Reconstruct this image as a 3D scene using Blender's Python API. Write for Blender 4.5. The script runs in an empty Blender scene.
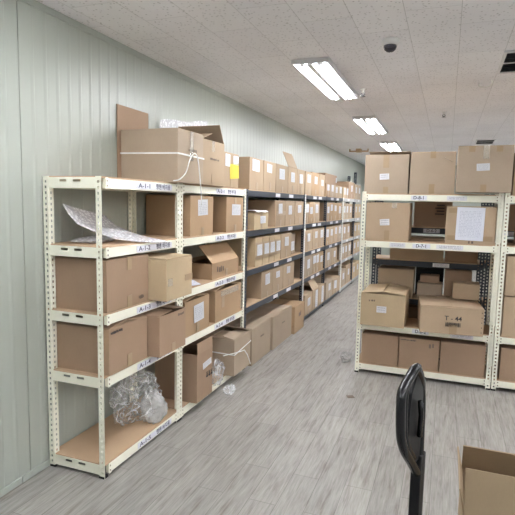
import bpy, bmesh, math, random
from mathutils import Vector, Matrix, noise
random.seed(7)
S = bpy.context.scene
COL = S.collection
R = math.radians

# ------------------------------------------------------------------ camera
YAW, PITCH, ROLL, CAM_Z, FPX = R(-20.560), R(-6.198), R(1.190), 1.6668, 500.96
fw = Vector((math.sin(YAW)*math.cos(PITCH), math.cos(YAW)*math.cos(PITCH), math.sin(PITCH)))
r0 = Vector((math.cos(YAW), -math.sin(YAW), 0)); u0 = r0.cross(fw)
rt = r0*math.cos(ROLL) + u0*math.sin(ROLL); up = -r0*math.sin(ROLL) + u0*math.cos(ROLL)
cam_d = bpy.data.cameras.new('camera'); cam_d.sensor_width = 36; cam_d.lens = FPX/515*36
cam_d.clip_start = .05
cam = bpy.data.objects.new('camera', cam_d); COL.objects.link(cam)
M = Matrix((rt, up, -fw)).transposed().to_4x4(); M.translation = (0, 0, CAM_Z)
cam.matrix_world = M
S.camera = cam
# ------------------------------------------------------------------ light and exposure
TUBE_STRENGTH = 34.0
W = bpy.data.worlds.new('world'); S.world = W; W.use_nodes = True
W.node_tree.nodes['Background'].inputs[0].default_value = (.8, .85, .9, 1)
W.node_tree.nodes['Background'].inputs[1].default_value = .05
S.view_settings.view_transform = 'Standard'; S.view_settings.look = 'None'
S.view_settings.gamma = 1; S.view_settings.exposure = 1.24
S.view_settings.use_curve_mapping = False
S.cycles.use_denoising = True
S.cycles.max_bounces = 12; S.cycles.diffuse_bounces = 8; S.cycles.transparent_max_bounces = 24
S.cycles.sample_clamp_indirect = 20

# ------------------------------------------------------------------ materials
def mat(name):
    m = bpy.data.materials.new(name); m.use_nodes = True
    return m, m.node_tree.nodes, m.node_tree.links, m.node_tree.nodes['Principled BSDF']
def node(N, t, **k):
    n = N.new(t)
    for a, v in k.items():
        if a in n.inputs: n.inputs[a].default_value = v
        else: setattr(n, a, v)
    return n
def plain(name, rgb, rough=.5, metal=0, spec=.5, mottle=.04, scale=8, bump=0):
    m, N, L, P = mat(name)
    P.inputs['Roughness'].default_value = rough; P.inputs['Metallic'].default_value = metal
    P.inputs['Specular IOR Level'].default_value = spec
    tc = node(N, 'ShaderNodeTexCoord'); nz = node(N, 'ShaderNodeTexNoise', Scale=scale, Detail=4.0)
    L.new(tc.outputs['Object'], nz.inputs['Vector'])
    hs = node(N, 'ShaderNodeMapRange'); hs.inputs[3].default_value = 1-mottle; hs.inputs[4].default_value = 1+mottle
    L.new(nz.outputs[0], hs.inputs[0])
    mx = node(N, 'ShaderNodeVectorMath', operation='SCALE'); mx.inputs[0].default_value = rgb
    L.new(hs.outputs[0], mx.inputs['Scale']); L.new(mx.outputs[0], P.inputs['Base Color'])
    if bump:
        b = node(N, 'ShaderNodeBump', Strength=bump, Distance=.002)
        L.new(nz.outputs[0], b.inputs['Height']); L.new(b.outputs[0], P.inputs['Normal'])
    return m
def cardboard(name, rgb, rough=.72):
    m, N, L, P = mat(name)
    P.inputs['Roughness'].default_value = rough; P.inputs['Specular IOR Level'].default_value = .25
    tc = node(N, 'ShaderNodeTexCoord'); oi = node(N, 'ShaderNodeObjectInfo')
    n1 = node(N, 'ShaderNodeTexNoise', Scale=5.0, Detail=5.0); L.new(tc.outputs['Object'], n1.inputs['Vector'])
    mp = node(N, 'ShaderNodeMapping'); mp.inputs['Scale'].default_value = (260, 260, 40)
    L.new(tc.outputs['Object'], mp.inputs['Vector'])
    n2 = node(N, 'ShaderNodeTexNoise', Scale=1.0, Detail=2.0); L.new(mp.outputs[0], n2.inputs['Vector'])
    a = node(N, 'ShaderNodeMapRange'); a.inputs[3].default_value = .90; a.inputs[4].default_value = 1.10
    L.new(n1.outputs[0], a.inputs[0])
    b = node(N, 'ShaderNodeMapRange'); b.inputs[3].default_value = .94; b.inputs[4].default_value = 1.06
    L.new(n2.outputs[0], b.inputs[0])
    c = node(N, 'ShaderNodeMapRange'); c.inputs[3].default_value = .92; c.inputs[4].default_value = 1.08
    L.new(oi.outputs['Random'], c.inputs[0])
    m1 = node(N, 'ShaderNodeMath', operation='MULTIPLY'); L.new(a.outputs[0], m1.inputs[0]); L.new(b.outputs[0], m1.inputs[1])
    m2 = node(N, 'ShaderNodeMath', operation='MULTIPLY'); L.new(m1.outputs[0], m2.inputs[0]); L.new(c.outputs[0], m2.inputs[1])
    mx = node(N, 'ShaderNodeVectorMath', operation='SCALE'); mx.inputs[0].default_value = rgb
    L.new(m2.outputs[0], mx.inputs['Scale']); L.new(mx.outputs[0], P.inputs['Base Color'])
    bp = node(N, 'ShaderNodeBump', Strength=.25, Distance=.003); L.new(n1.outputs[0], bp.inputs['Height'])
    L.new(bp.outputs[0], P.inputs['Normal'])
    return m
def paper(name, rgb, ink, rows=14, thresh=.52):
    """white paper with illegible rows of print"""
    m, N, L, P = mat(name); P.inputs['Roughness'].default_value = .6
    tc = node(N, 'ShaderNodeTexCoord'); sp = node(N, 'ShaderNodeSeparateXYZ'); L.new(tc.outputs['Generated'], sp.inputs[0])
    z = node(N, 'ShaderNodeMath', operation='MULTIPLY'); z.inputs[1].default_value = rows; L.new(sp.outputs['Z'], z.inputs[0])
    fr = node(N, 'ShaderNodeMath', operation='FRACT'); L.new(z.outputs[0], fr.inputs[0])
    row = node(N, 'ShaderNodeMath', operation='LESS_THAN'); row.inputs[1].default_value = .5; L.new(fr.outputs[0], row.inputs[0])
    fl = node(N, 'ShaderNodeMath', operation='FLOOR'); L.new(z.outputs[0], fl.inputs[0])
    cb = node(N, 'ShaderNodeCombineXYZ')
    x = node(N, 'ShaderNodeMath', operation='MULTIPLY'); x.inputs[1].default_value = 18; L.new(sp.outputs['X'], x.inputs[0])
    L.new(x.outputs[0], cb.inputs[0]); L.new(fl.outputs[0], cb.inputs[1])
    nz = node(N, 'ShaderNodeTexNoise', Scale=1.0, Detail=1.0); L.new(cb.outputs[0], nz.inputs['Vector'])
    th = node(N, 'ShaderNodeMath', operation='GREATER_THAN'); th.inputs[1].default_value = thresh; L.new(nz.outputs[0], th.inputs[0])
    inside = None
    for ax in ('X', 'Z'):
        for op, v in (('GREATER_THAN', .1), ('LESS_THAN', .9)):
            q = node(N, 'ShaderNodeMath', operation=op); q.inputs[1].default_value = v; L.new(sp.outputs[ax], q.inputs[0])
            if inside is None: inside = q
            else:
                w = node(N, 'ShaderNodeMath', operation='MULTIPLY'); L.new(inside.outputs[0], w.inputs[0]); L.new(q.outputs[0], w.inputs[1]); inside = w
    a = node(N, 'ShaderNodeMath', operation='MULTIPLY'); L.new(row.outputs[0], a.inputs[0]); L.new(th.outputs[0], a.inputs[1])
    b = node(N, 'ShaderNodeMath', operation='MULTIPLY'); L.new(a.outputs[0], b.inputs[0]); L.new(inside.outputs[0], b.inputs[1])
    mx = node(N, 'ShaderNodeMix', data_type='RGBA'); mx.inputs[6].default_value = (*rgb, 1); mx.inputs[7].default_value = (*ink, 1)
    L.new(b.outputs[0], mx.inputs[0]); L.new(mx.outputs[2], P.inputs['Base Color'])
    return m
def film(name, alpha, rgb, rough=.15, bump=.0, scale=60):
    m, N, L, P = mat(name)
    P.inputs['Base Color'].default_value = (*rgb, 1); P.inputs['Roughness'].default_value = rough
    P.inputs['Alpha'].default_value = alpha; P.inputs['Specular IOR Level'].default_value = .8
    if bump:
        tc = node(N, 'ShaderNodeTexCoord'); v = node(N, 'ShaderNodeTexVoronoi', Scale=scale); L.new(tc.outputs['Object'], v.inputs['Vector'])
        b = node(N, 'ShaderNodeBump', Strength=bump, Distance=.006); b.invert = True
        L.new(v.outputs['Distance'], b.inputs['Height']); L.new(b.outputs[0], P.inputs['Normal'])
        mr = node(N, 'ShaderNodeMapRange'); mr.inputs[1].default_value = .15; mr.inputs[2].default_value = .55
        mr.inputs[3].default_value = min(1, alpha+.25); mr.inputs[4].default_value = alpha-.12
        L.new(v.outputs['Distance'], mr.inputs[0]); L.new(mr.outputs[0], P.inputs['Alpha'])
    return m

MT = {
 'kraft': cardboard('brown_kraft_board', (.345, .235, .158)),
 'tan': cardboard('tan_carton_board', (.425, .318, .215)),
 'pale': cardboard('pale_tan_carton_board', (.50, .385, .245)),
 'orange': cardboard('warm_tan_carton_board', (.425, .29, .175)),
 'grey_tan': cardboard('greyish_carton_board', (.395, .312, .232)),
 'corner': cardboard('dull_tan_carton_board', (.33, .245, .155)),
 'hardboard': cardboard('hardboard_shelf', (.52, .365, .235), .6),
 'tape': plain('brown_packing_tape', (.36, .255, .15), .3, spec=.5),
 'clear_tape': film('clear_packing_tape', .25, (.8, .75, .65), .12),
 'cream': plain('cream_painted_steel', (.84, .83, .70), .42, mottle=.02),
 'white_steel': plain('white_painted_steel', (.80, .79, .74), .42, mottle=.02),
 'slate': plain('slate_blue_painted_steel', (.032, .040, .057), .4, mottle=.05),
 'grey_steel': plain('mid_grey_painted_steel', (.36, .37, .38), .45, mottle=.03),
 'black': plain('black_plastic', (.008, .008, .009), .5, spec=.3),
 'gloss_black': plain('glossy_black_rubber', (.010, .010, .012), .24, spec=.45),
 'label': paper('printed_label_paper', (.60, .61, .64), (.34, .35, .39), 9),
 'form': paper('printed_form_paper', (.66, .68, .75), (.50, .52, .60), 22, .48),
 'plate': plain('shelf_tag_paper', (.72, .73, .80), .5, mottle=.02),
 'tagprint': paper('small_printed_tag', (.70, .70, .73), (.40, .40, .45), 3, .48),
 'yellow': plain('yellow_sticker', (.64, .53, .05), .5, mottle=.12),
 'ink': plain('black_ink', (.03, .03, .035), .6),
 'ink_blue': plain('dark_blue_ink', (.07, .07, .11), .6),
 'ink_soft': plain('faded_print', (.16, .12, .09), .6),
 'strap': plain('white_plastic_strap', (.80, .80, .79), .35, mottle=.02),
 'white': plain('white_plastic', (.72, .72, .71), .4, mottle=.02),
 'dark_gap': plain('dark_vent_interior', (.02, .022, .03), .6),
 'fixture': plain('white_enamel_reflector', (.66, .66, .68), .35, mottle=.02),
 'bubble': film('bubble_wrap_film', .66, (.88, .88, .92), .25, .5, 48),
 'film': film('crumpled_clear_film', .30, (.85, .86, .87), .12),
 'milky': film('milky_plastic', .55, (.62, .62, .61), .25),
 'smoked': film('smoked_dome_plastic', .93, (.02, .02, .05), .08),
}
# fluorescent tube
m, N, L, P = mat('lit_fluorescent_tube'); P.inputs['Base Color'].default_value = (.9, .9, .9, 1)
P.inputs['Emission Color'].default_value = (.945, .965, 1.0, 1); P.inputs['Emission Strength'].default_value = TUBE_STRENGTH
MT['tube'] = m
# film: opaque crease streaks paint in highlights; then wall: pale green coated steel
_m = MT['film']; _N = _m.node_tree.nodes; _L = _m.node_tree.links; _P = _N['Principled BSDF']
_t = node(_N, 'ShaderNodeTexCoord'); _z = node(_N, 'ShaderNodeTexNoise', Scale=7.0, Detail=3.0, Distortion=1.5); _L.new(_t.outputs['Object'], _z.inputs['Vector'])
_a = node(_N, 'ShaderNodeMath', operation='SUBTRACT'); _a.inputs[1].default_value = .5; _L.new(_z.outputs[0], _a.inputs[0])
_b = node(_N, 'ShaderNodeMath', operation='ABSOLUTE'); _L.new(_a.outputs[0], _b.inputs[0])
_r = node(_N, 'ShaderNodeMapRange'); _r.inputs[1].default_value = 0; _r.inputs[2].default_value = .05; _r.inputs[3].default_value = .62; _r.inputs[4].default_value = .13
_L.new(_b.outputs[0], _r.inputs[0]); _L.new(_r.outputs[0], _P.inputs['Alpha'])
MT['wall'] = plain('pale_green_coated_steel', (.355, .378, .332), .36, spec=.6, mottle=.03, scale=1.5)
MT['trim'] = plain('pale_green_trim', (.36, .385, .345), .4, mottle=.02)
# ceiling tiles
m, N, L, P = mat('pinholed_ceiling_tile'); P.inputs['Roughness'].default_value = .9
tc = node(N, 'ShaderNodeTexCoord')
sep = node(N, 'ShaderNodeSeparateXYZ'); L.new(tc.outputs['Object'], sep.inputs[0])
sw = node(N, 'ShaderNodeCombineXYZ'); L.new(sep.outputs['Y'], sw.inputs[0]); L.new(sep.outputs['X'], sw.inputs[1])
br = node(N, 'ShaderNodeTexBrick'); br.offset = .5; br.offset_frequency = 2
br.inputs['Color1'].default_value = (.83, .83, .87, 1); br.inputs['Color2'].default_value = (.88, .88, .91, 1)
br.inputs['Mortar'].default_value = (.62, .62, .64, 1); br.inputs['Scale'].default_value = 1
br.inputs['Mortar Size'].default_value = .0022; br.inputs['Mortar Smooth'].default_value = .1
br.inputs['Bias'].default_value = .1; br.inputs['Brick Width'].default_value = .63; br.inputs['Row Height'].default_value = .307
mp = node(N, 'ShaderNodeMapping'); mp.inputs['Location'].default_value = (-.60, -.012, 0); L.new(sw.outputs[0], mp.inputs['Vector'])
L.new(mp.outputs[0], br.inputs['Vector'])
vo = node(N, 'ShaderNodeTexVoronoi', Scale=38.0); vo.inputs['Randomness'].default_value = .9; L.new(tc.outputs['Object'], vo.inputs['Vector'])
pin = node(N, 'ShaderNodeMapRange'); pin.inputs[1].default_value = .16; pin.inputs[2].default_value = .28
pin.inputs[3].default_value = .68; pin.inputs[4].default_value = 1
L.new(vo.outputs['Distance'], pin.inputs[0])
st = node(N, 'ShaderNodeTexNoise', Scale=1.1, Detail=3.0); L.new(tc.outputs['Object'], st.inputs['Vector'])
sr = node(N, 'ShaderNodeMapRange'); sr.inputs[1].default_value = .3; sr.inputs[2].default_value = .7; sr.inputs[3].default_value = .93; sr.inputs[4].default_value = 1.04
L.new(st.outputs[0], sr.inputs[0])
mm = node(N, 'ShaderNodeMath', operation='MULTIPLY'); L.new(pin.outputs[0], mm.inputs[0]); L.new(sr.outputs[0], mm.inputs[1])
vm = node(N, 'ShaderNodeVectorMath', operation='SCALE'); L.new(br.outputs['Color'], vm.inputs[0]); L.new(mm.outputs[0], vm.inputs['Scale'])
L.new(vm.outputs[0], P.inputs['Base Color'])
MT['ceiling'] = m
# vinyl plank floor, planks along y
m, N, L, P = mat('grey_vinyl_plank'); P.inputs['Roughness'].default_value = .42; P.inputs['Specular IOR Level'].default_value = .4
tc = node(N, 'ShaderNodeTexCoord')
sep = node(N, 'ShaderNodeSeparateXYZ'); L.new(tc.outputs['Object'], sep.inputs[0])
sw = node(N, 'ShaderNodeCombineXYZ'); L.new(sep.outputs['Y'], sw.inputs[0]); L.new(sep.outputs['X'], sw.inputs[1])
br = node(N, 'ShaderNodeTexBrick'); br.offset = .37; br.offset_frequency = 2
for k, v in (('Color1', (.88, .88, .88, 1)), ('Color2', (1.03, 1.03, 1.03, 1)), ('Mortar', (.50, .49, .48, 1))): br.inputs[k].default_value = v
br.inputs['Scale'].default_value = 1; br.inputs['Mortar Size'].default_value = .0016; br.inputs['Mortar Smooth'].default_value = .1
br.inputs['Brick Width'].default_value = .95; br.inputs['Row Height'].default_value = .16
L.new(sw.outputs[0], br.inputs['Vector'])
def grain(sx, sy, det, dist=0.):
    q = node(N, 'ShaderNodeMapping'); q.inputs['Scale'].default_value = (sx, sy, 1); L.new(tc.outputs['Object'], q.inputs['Vector'])
    g = node(N, 'ShaderNodeTexNoise', Scale=1.0, Detail=det, Roughness=.62, Distortion=dist); L.new(q.outputs[0], g.inputs['Vector']); return g
g1 = grain(34, 3.2, 6., .25); g2 = grain(120, 6, 3.); g3 = grain(3, .9, 3.)
r1 = node(N, 'ShaderNodeValToRGB'); L.new(g1.outputs[0], r1.inputs[0])
e = r1.color_ramp.elements; e[0].position = .28; e[0].color = (.195, .173, .148, 1); e[1].position = .70; e[1].color = (.385, .372, .345, 1)
x = e.new(.46); x.color = (.318, .303, .278, 1)
r2 = node(N, 'ShaderNodeMapRange'); r2.inputs[1].default_value = .3; r2.inputs[2].default_value = .7; r2.inputs[3].default_value = .80; r2.inputs[4].default_value = 1.12; L.new(g2.outputs[0], r2.inputs[0])
r3 = node(N, 'ShaderNodeMapRange'); r3.inputs[1].default_value = .3; r3.inputs[2].default_value = .7; r3.inputs[3].default_value = .88; r3.inputs[4].default_value = 1.1; L.new(g3.outputs[0], r3.inputs[0])
q1 = node(N, 'ShaderNodeMath', operation='MULTIPLY'); L.new(r2.outputs[0], q1.inputs[0]); L.new(r3.outputs[0], q1.inputs[1])
v1 = node(N, 'ShaderNodeVectorMath', operation='SCALE'); L.new(r1.outputs[0], v1.inputs[0]); L.new(q1.outputs[0], v1.inputs['Scale'])
v2 = node(N, 'ShaderNodeVectorMath', operation='MULTIPLY'); L.new(v1.outputs[0], v2.inputs[0]); L.new(br.outputs['Color'], v2.inputs[1])
L.new(v2.outputs[0], P.inputs['Base Color'])
bp = node(N, 'ShaderNodeBump', Strength=.12, Distance=.002); L.new(g1.outputs[0], bp.inputs['Height']); L.new(bp.outputs[0], P.inputs['Normal'])
MT['floor'] = m

# ------------------------------------------------------------------ mesh helpers
class MB:
    def __init__(s): s.v = []; s.f = []
    def quad(s, *p):
        n = len(s.v); s.v += [tuple(q) for q in p]; s.f.append(tuple(range(n, n+len(p))))
    def box(s, x0, x1, y0, y1, z0, z1, X=None):
        n = len(s.v)
        P = [(x, y, z) for z in (z0, z1) for y in (y0, y1) for x in (x0, x1)]
        s.v += [tuple(X @ Vector(p)) for p in P] if X is not None else P
        for a in ((0,2,3,1), (4,5,7,6), (0,1,5,4), (2,6,7,3), (0,4,6,2), (1,3,7,5)): s.f.append(tuple(n+i for i in a))
        return s
    def tube(s, pts, r, n=10, closed=False, sx=1.):
        pts = [Vector(p) for p in pts]; k = len(pts); base = len(s.v); prev = None
        for i, p in enumerate(pts):
            a = pts[(i-1) % k] if (i or closed) else p; b = pts[(i+1) % k] if (i < k-1 or closed) else p
            t = (b-a).normalized()
            if prev is None: nrm = t.orthogonal().normalized()
            else: nrm = (prev - t*prev.dot(t)).normalized()
            prev = nrm; bi = t.cross(nrm)
            rr = r[i] if isinstance(r, (list, tuple)) else r
            for j in range(n):
                an = 2*math.pi*j/n; s.v.append(tuple(p + nrm*math.cos(an)*rr*sx + bi*math.sin(an)*rr))
        for i in range(k if closed else k-1):
            for j in range(n):
                a = base+i*n+j; b = base+i*n+(j+1) % n; c = base+((i+1) % k)*n+(j+1) % n; d = base+((i+1) % k)*n+j
                s.f.append((a, b, c, d))
        if not closed:
            s.f.append(tuple(base+j for j in reversed(range(n)))); s.f.append(tuple(base+(k-1)*n+j for j in range(n)))
        return s
    def lathe(s, prof, c=(0,0,0), n=20, axis='Z'):
        base = len(s.v); k = len(prof)
        for r, z in prof:
            for j in range(n):
                a = 2*math.pi*j/n; p = (r*math.cos(a), r*math.sin(a), z)
                if axis == 'X': p = (p[2], p[0], p[1])
                s.v.append((p[0]+c[0], p[1]+c[1], p[2]+c[2]))
        for i in range(k-1):
            for j in range(n):
                s.f.append((base+i*n+j, base+i*n+(j+1) % n, base+(i+1)*n+(j+1) % n, base+(i+1)*n+j))
        s.f.append(tuple(base+j for j in reversed(range(n)))); s.f.append(tuple(base+(k-1)*n+j for j in range(n)))
        return s
    def holed(s, o, du, dv, holes, w, h):
        """sheet from o, along du (w long) and dv (h long), with rectangular holes (u0,u1,v0,v1) sorted by v and not overlapping in v"""
        o, du, dv = Vector(o), Vector(du), Vector(dv)
        P = lambda a, b: o+du*a+dv*b
        v = 0
        for (u0_, u1_, v0, v1) in holes:
            if v0 > v: s.quad(P(0, v), P(w, v), P(w, v0), P(0, v0))
            s.quad(P(0, v0), P(u0_, v0), P(u0_, v1), P(0, v1)); s.quad(P(u1_, v0), P(w, v0), P(w, v1), P(u1_, v1)); v = v1
        s.quad(P(0, v), P(w, v), P(w, h), P(0, h))
        return s
    def build(s, name, m, parent=None, solid=0, bevel=0, smooth=False, loc=None, sub=0):
        me = bpy.data.meshes.new(name); me.from_pydata(s.v, [], s.f)
        bm = bmesh.new(); bm.from_mesh(me); bmesh.ops.remove_doubles(bm, verts=bm.verts, dist=1e-6)
        if not solid: bmesh.ops.recalc_face_normals(bm, faces=bm.faces)
        bm.to_mesh(me); bm.free()
        me.materials.append(MT[m] if isinstance(m, str) else m)
        o = bpy.data.objects.new(name, me); COL.objects.link(o)
        if parent is not None: o.parent = parent
        if loc: o.location = loc
        if solid:
            q = o.modifiers.new('thickness', 'SOLIDIFY'); q.thickness = solid; q.offset = 0
        if bevel:
            q = o.modifiers.new('edge', 'BEVEL'); q.width = bevel; q.segments = 2; q.limit_method = 'ANGLE'; q.angle_limit = R(40)
        if sub:
            q = o.modifiers.new('sub', 'SUBSURF'); q.levels = sub; q.render_levels = sub
        if smooth:
            for p in me.polygons: p.use_smooth = True
        return o
def smooth_loop(P, k=6, closed=True):
    P = [Vector(p) for p in P]; n = len(P); out = []
    for i in range(n if closed else n-1):
        p0, p1, p2, p3 = (P[(i-1) % n] if closed or i else P[i]), P[i], P[(i+1) % n], (P[(i+2) % n] if closed or i < n-2 else P[(i+1) % n])
        for j in range(k):
            t = j/k; out.append(.5*((2*p1)+(-p0+p2)*t+(2*p0-5*p1+4*p2-p3)*t*t+(-p0+3*p1-3*p2+p3)*t**3))
    return out
def thing(name, label, cat, loc=(0, 0, 0), rz=0, group=None):
    o = bpy.data.objects.new(name, None); COL.objects.link(o); o.empty_display_size = .1
    o.location = loc; o.rotation_euler = (0, 0, R(rz)); o['label'] = label; o['category'] = cat
    if group: o['group'] = group
    return o
def tag(o, label, cat, group=None):
    o['label'] = label; o['category'] = cat
    if group: o['group'] = group
    return o
def struct(name, mb, m, **k):
    o = mb.build(name, m, **k); o['kind'] = 'structure'; return o
def writing(body, size, m, parent, loc, rot, name='lettering', sx=1., align='LEFT', off=.0006, fit=None):
    c = bpy.data.curves.new(name, 'FONT'); c.body = body; c.size = size; c.align_x = align; c.align_y = 'CENTER'
    c.offset = off; c.extrude = .0003
    t = bpy.data.objects.new('tmp', c); COL.objects.link(t)
    me = bpy.data.meshes.new_from_object(t.evaluated_get(bpy.context.evaluated_depsgraph_get()))
    bpy.data.objects.remove(t); bpy.data.curves.remove(c)
    xs = [v.co.x for v in me.vertices]
    if fit: sx = fit/(max(xs)-min(xs))
    me.name = name; me.materials.clear(); me.materials.append(MT[m])
    o = bpy.data.objects.new(name, me); COL.objects.link(o); o.parent = parent
    o.location = loc; o.rotation_euler = [R(a) for a in rot]; o.scale = (sx, 1, 1)
    return o

# ------------------------------------------------------------------ the room
WX, CZ, Y0, Y1, XR = -2.2567, 2.7837, -2.6, 14.6, 8.6
b = MB(); b.box(WX-.1, XR+.1, Y0-.1, Y1+.1, -.08, 0); struct('floor', b, 'floor')
b = MB(); b.box(WX-.1, XR+.1, Y0-.1, Y1+.1, CZ, CZ+.08); struct('ceiling', b, 'ceiling')
# left wall: coated steel panels with shallow ribs and panel seams, extruded vertically
prof = [(WX-.08, Y0-.1), (WX, Y0-.1)]
y = 2.205-.1*45
i = 0
while y < Y1:
    if i == 45: prof += [(WX, y-.004), (WX-.009, y-.002), (WX-.009, y+.002), (WX, y+.004)]
    else: prof += [(WX, y-.020), (WX+.0024, y-.005), (WX+.0024, y+.005), (WX, y+.012)]
    y += .1; i += 1
prof += [(WX, Y1+.1), (WX-.08, Y1+.1)]
b = MB()
for (xa, ya), (xb, yb) in zip(prof, prof[1:]+prof[:1]): b.quad((xa, ya, 0), (xb, yb, 0), (xb, yb, CZ), (xa, ya, CZ))
struct('wall_left', b, 'wall')
b = MB(); b.box(WX, XR, Y1, Y1+.08, 0, CZ); struct('wall_far', b, 'wall')
b = MB(); b.box(XR, XR+.08, Y0, Y1, 0, CZ); struct('wall_right', b, 'wall')
b = MB(); b.box(WX, XR, Y0-.08, Y0, 0, CZ); struct('wall_back', b, 'wall')
b = MB(); b.box(WX+.0005, WX+.010, Y0, Y1, CZ-.042, CZ-.0005); struct('trim_1', b, 'trim', bevel=.004)
b = MB()
b.box(WX+.0005, WX+.012, Y0, 2.13, .0005, .04); b.box(WX+.0005, WX+.012, 2.135, Y1, .0005, .04)
struct('baseboard_left', b, 'trim', bevel=.003)
b = MB(); b.box(WX+.03, XR, Y1-.012, Y1-.0005, .0005, .04); struct('baseboard_far', b, 'trim')

# ------------------------------------------------------------------ ceiling lights
def fixture(x, y, label, w=.295, l=1.40):
    t = thing('ceiling_light', label, 'ceiling light', (x, y, CZ), 0, 'twin tube ceiling lights')
    b = MB(); zt, zb = -.001, -.039
    e = .016
    b.box(0, e, 0, l, zb, zt); b.box(w-e, w, 0, l, zb, zt); b.box(e, w-e, 0, e, zb, zt); b.box(e, w-e, l-e, l, zb, zt)
    b.box(e, w-e, e, l-e, -.012, zt); b.box(w/2-.022, w/2+.022, e, l-e, -.056, -.012)
    b.build('housing', 'fixture', t, bevel=.002)
    for s in (-1, 1):
        cx = w/2+s*.072
        m = MB(); m.tube([(cx, .075, -.034), (cx, l-.075, -.034)], .017, 12).build('fluorescent_tube', 'tube', t, smooth=True)
        for ya in (.04, l-.074):
            m = MB(); m.box(cx-.018, cx+.018, ya, ya+.034, -.048, -.012); m.build('lamp_holder', 'white', t, bevel=.003)
fixture(-1.205, 3.868, 'largest twin tube ceiling light, nearest one in the picture')
fixture(-1.195, 6.493, 'middle twin tube ceiling light, second along the row')
fixture(-1.19, 9.10, 'small far twin tube ceiling light just above the top cartons')
fixture(-1.21, 1.10, 'twin tube ceiling light above the near rack end, out of the picture')
fixture(-1.21, -1.55, 'twin tube ceiling light behind the viewer by the left wall')
fixture(-1.19, 11.75, 'twin tube ceiling light at the far end of the row')
for x, rw in ((1.75, 'first row right of the view'), (4.25, 'second row right of the view'), (6.75, 'third row right of the view')):  # rows added out of view to light the room evenly
    for k, (y, wd) in enumerate(((-1.55, 'rearmost'), (1.10, 'second'), (3.868, 'third'), (6.493, 'fourth'), (9.1, 'fifth'), (11.75, 'last'))):
        fixture(x, y, '%s added twin tube ceiling light in the unseen %s' % (wd, rw))

# ------------------------------------------------------------------ racks
H = 1.8
def upright(x, y, dx, dy, m, parent, h=H, w=.04, cap=True):
    """L angle post with a punched leg along dx and one along dy; corner at x,y"""
    holes = []
    z = .03
    while z < h-.03: holes.append((w*.34, w*.66, z, z+.015)); z += .0333
    b = MB(); b.holed((x, y, 0), (dx, 0, 0), (0, 0, 1), holes, w, h); b.holed((x, y, 0), (0, dy, 0), (0, 0, 1), holes, w, h)
    o = b.build('upright', m, parent, solid=.002)
    if cap:
        c = MB(); x0, x1 = sorted((x-dx*.002, x+dx*.036)); y0, y1 = sorted((y-dy*.002, y+dy*.036))
        c.box(x0, x1, y0, y1, .0002, .014); c.build('foot_cap', 'black', o)
    return o
BH = .062
def beam_x(x0, x1, y, out, z, m, parent, slots=False):          # beam running along x, face towards out (-1/+1 in y)
    b = MB()
    if slots:
        L_ = x1-x0
        b.holed((x0, y, z-BH), (0, 0, 1), (1, 0, 0), [(.036, .05, L_*.24, L_*.39), (.036, .05, L_*.53, L_*.69)], BH, L_)
        o = b.build('side_beam', m, parent, solid=.003)
    else:
        b.box(x0, x1, min(y, y-out*.022), max(y, y-out*.022), z-BH, z-.004)
        for xa in (x0-.002, x1-.024): b.box(xa, xa+.026, min(y, y+out*.003), max(y, y+out*.003), z-BH-.003, z)
        o = b.build('shelf_beam', m, parent, bevel=.002)
        holes = MB()
        for xa in (x0+.011, x1-.011):
            for zz in (z-.018, z-.046): holes.box(xa-.004, xa+.004, min(y+out*.003, y+out*.0036), max(y+out*.003, y+out*.0036), zz-.005, zz+.005)
        holes.build('rivet', 'ink_soft', o)
    return o
def beam_y(y0, y1, x, out, z, m, parent):
    b = MB(); b.box(min(x, x-out*.022), max(x, x-out*.022), y0, y1, z-BH, z-.004)
    for ya in (y0-.002, y1-.024): b.box(min(x, x+out*.003), max(x, x+out*.003), ya, ya+.026, z-BH-.003, z)
    o = b.build('shelf_beam', m, parent, bevel=.002)
    holes = MB()
    for ya in (y0+.011, y1-.011):
        for zz in (z-.018, z-.046): holes.box(min(x+out*.003, x+out*.0036), max(x+out*.003, x+out*.0036), ya-.004, ya+.004, zz-.005, zz+.005)
    holes.build('rivet', 'ink_soft', o)
    return o
XF, XB = -1.827, -2.2445
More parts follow.
